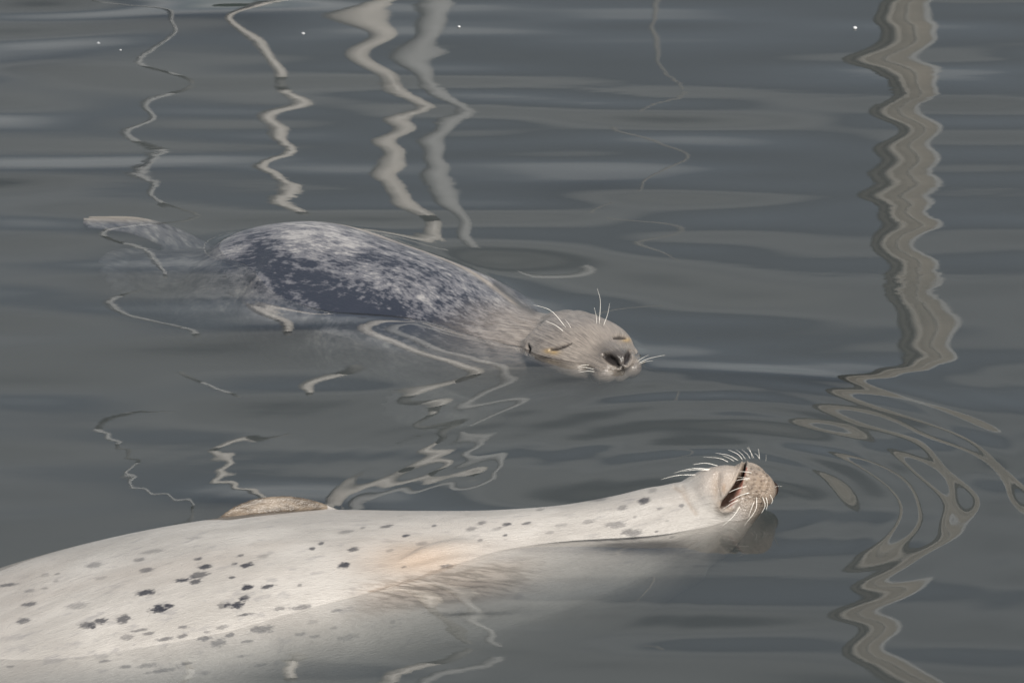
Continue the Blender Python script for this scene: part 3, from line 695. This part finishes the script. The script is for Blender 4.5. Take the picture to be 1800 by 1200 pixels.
# ------------------------------------------------------------------ whiskers
m_whisk, nt, out = new_mat('whisker'); g = N(nt)
tc = g.n('ShaderNodeTexCoord'); b = g.n('ShaderNodeBsdfPrincipled')
g.link(g.mix(g.noise(tc.outputs['Object'], 40), (0.62, 0.60, 0.55), (0.85, 0.83, 0.78)), b.inputs['Base Color']); b.inputs['Roughness'].default_value = 0.3
g.link(b.outputs[0], out.inputs['Surface'])
def whisker(seal, bvh, pts, toward=0.02, r=0.0009, lift=0.0):
    """pts: photo positions root, (middle,) tip; the tip comes a little towards the viewer"""
    d = nrm(ray(*pts[0])); hit = bvh.ray_cast(Vector(CAM), Vector(d))[0]
    if hit is None:
        near = bvh.find_nearest(Vector(G(*pts[0], 0.03)))[0]; t0 = (np.array(near) - CAM) @ d
    else: t0 = (np.array(hit) - CAM) @ d
    P = []
    for i, q_ in enumerate(pts):
        f = i / (len(pts) - 1); d = nrm(ray(*q_)); P.append(CAM + d * (t0 + 0.002 - toward * f))
    P = np.array(P); n = 10
    C = pchip(np.linspace(0, 1, len(P)), P, np.linspace(0, 1, n)) if len(P) > 2 else np.linspace(P[0], P[-1], n)
    if len(P) == 2: C = C + np.outer(np.sin(np.linspace(0, math.pi, n)), UPV) * 0.05 * np.linalg.norm(P[1] - P[0])
    T = np.gradient(C, axis=0); V = []; F = []
    for i in range(n):
        t = nrm(T[i]); a1 = nrm(np.cross(t, (0.3, 0.2, 0.9))); a2 = np.cross(t, a1); rr = r * (1 - 0.75 * i / (n - 1))
        for k in range(5):
            an = 2 * math.pi * k / 5; V.append(C[i] + a1 * rr * math.cos(an) + a2 * rr * math.sin(an))
    for i in range(n - 1):
        for k in range(5): F.append((i * 5 + k, i * 5 + (k + 1) % 5, i * 5 + 5 + (k + 1) % 5, i * 5 + 5 + k))
    F.append((4, 3, 2, 1, 0)); F.append(tuple(range((n - 1) * 5, n * 5)))
    o = mesh_obj('whisker', V, F, m_whisk, seal); o.location = -seal.location
z2 = lambda x, y: (1080 + x / 5.0, 760 + y / 5.0)
for w in [[(1225,225),(1200,175),(1165,130)],[(1212,225),(1198,170),(1180,128)],[(1192,227),(1165,185),(1120,150)],[(1150,233),(1120,190),(1070,150)],[(1125,238),(1085,190),(1000,150)],[(1085,243),(1000,198),(890,180)],[(1050,250),(1010,225),(950,200)],[(1000,257),(920,225),(780,212)],
          [(905,290),(800,268),(690,280)],[(845,322),(690,315),(520,355)],[(835,330),(720,325),(600,340)],[(715,370),(560,375),(410,410)],[(1275,235),(1272,190),(1265,145)],[(1275,232),(1255,200),(1230,180)],[(1330,252),(1333,220),(1333,195)],
          [(1215,355),(1160,345),(1100,340)],[(1200,408),(1140,395),(1080,390)],[(1195,415),(1120,410),(1040,430)],[(1190,465),(1060,500),(920,575)],[(1200,525),(1110,550),(1010,605)],[(1165,565),(1050,610),(940,680)],[(1130,600),(1040,650),(925,700)],
          [(1250,560),(1240,680),(1140,815)],[(1300,560),(1325,640),(1290,710)],[(1365,540),(1390,590),(1380,625)],[(1110,640),(1040,740),(950,820)],[(1405,480),(1440,470),(1475,475)],[(1330,560),(1345,620),(1335,680)],[(1230,600),(1200,680),(1180,740)]]:
    whisker(sealF, bvhF, [z2(*q_) for q_ in w], random.uniform(0.005, 0.02), random.uniform(0.00034, 0.0005))
z1 = lambda x, y: (850 + x / 5.143, 480 + y / 5.143)
for w in [[(745,492),(610,340),(450,285)],[(722,525),(650,470),(560,430)],[(1045,462),(1056,260),(1030,140)],[(1024,458),(1017,380),(1000,310)],[(1083,476),(1122,370),(1140,275)],[(790,495),(770,460),(740,420)],
          [(1390,800),(1440,765),(1490,740)],[(1400,825),(1460,800),(1530,790)],[(1395,815),(1500,770),(1640,740)],[(1000,870),(920,850),(850,855)],[(1010,890),(930,885),(860,900)],[(960,830),(900,830),(850,845)]]:
    whisker(sealR, bvhR, [z1(*q_) for q_ in w], 0.01, 0.00042)

# ------------------------------------------------------------------ water creeping up the wet fur at both water lines
gi = np.where(np.abs(gx) < 1.3)[0]; gj = np.where((gy > -1.7) & (gy < 1.2))[0]
wco = get_co(water.data)
for bvh, bb in ((bvhR, (-0.8, 0.3, -0.3, 0.95)), (bvhF, (-1.3, 0.55, -1.55, -0.45))):
    ia = gi[(gx[gi] > bb[0]) & (gx[gi] < bb[1])]; ja = gj[(gy[gj] > bb[2]) & (gy[gj] < bb[3])]
    for i_ in ia:
        for j_ in ja:
            k_ = i_ * ny + j_
            r_ = bvh.find_nearest(Vector(wco[k_]), 0.03)
            if r_[3] is not None: wco[k_, 2] += (0.0022 if bvh is bvhR else 0.0006) * math.exp(-r_[3] / 0.008)
set_co(water.data, wco)

# ------------------------------------------------------------------ flecks drifting on the surface
m_fleck = plain_mat('fleck', (0.42, 0.43, 0.44), 0.6, 0, 200, 0.1)
for (u, v, s_, lb) in [(173, 77, 0.0033, 'tiny white fleck floating in the upper left corner'), (533, 60, 0.0034, 'tiny white fleck floating between two wavy pole reflections'),
                       (1503, 50, 0.0036, 'tiny white fleck floating left of the wide wavy reflection'), (212, 89, 0.0022, 'smaller pale fleck just right of the corner fleck'), (807, 48, 0.0026, 'pale fleck floating right of the grey wavy reflection')]:
    c = G(u, v); V, F = ellipsoid((0, 0, 0), ((1, 0.3, 0), (-0.3, 1, 0), (0, 0, 1)), (s_, s_ * 1.3, s_ * 0.6), 8, 12)
    V = V * (1 + 0.25 * rng.rand(len(V), 1))
    o = mesh_obj('floating_fleck', V, F, m_fleck); o.location = (c[0], c[1], 0.001)
    tag(o, lb, 'fleck', 'flecks drifting on the water')
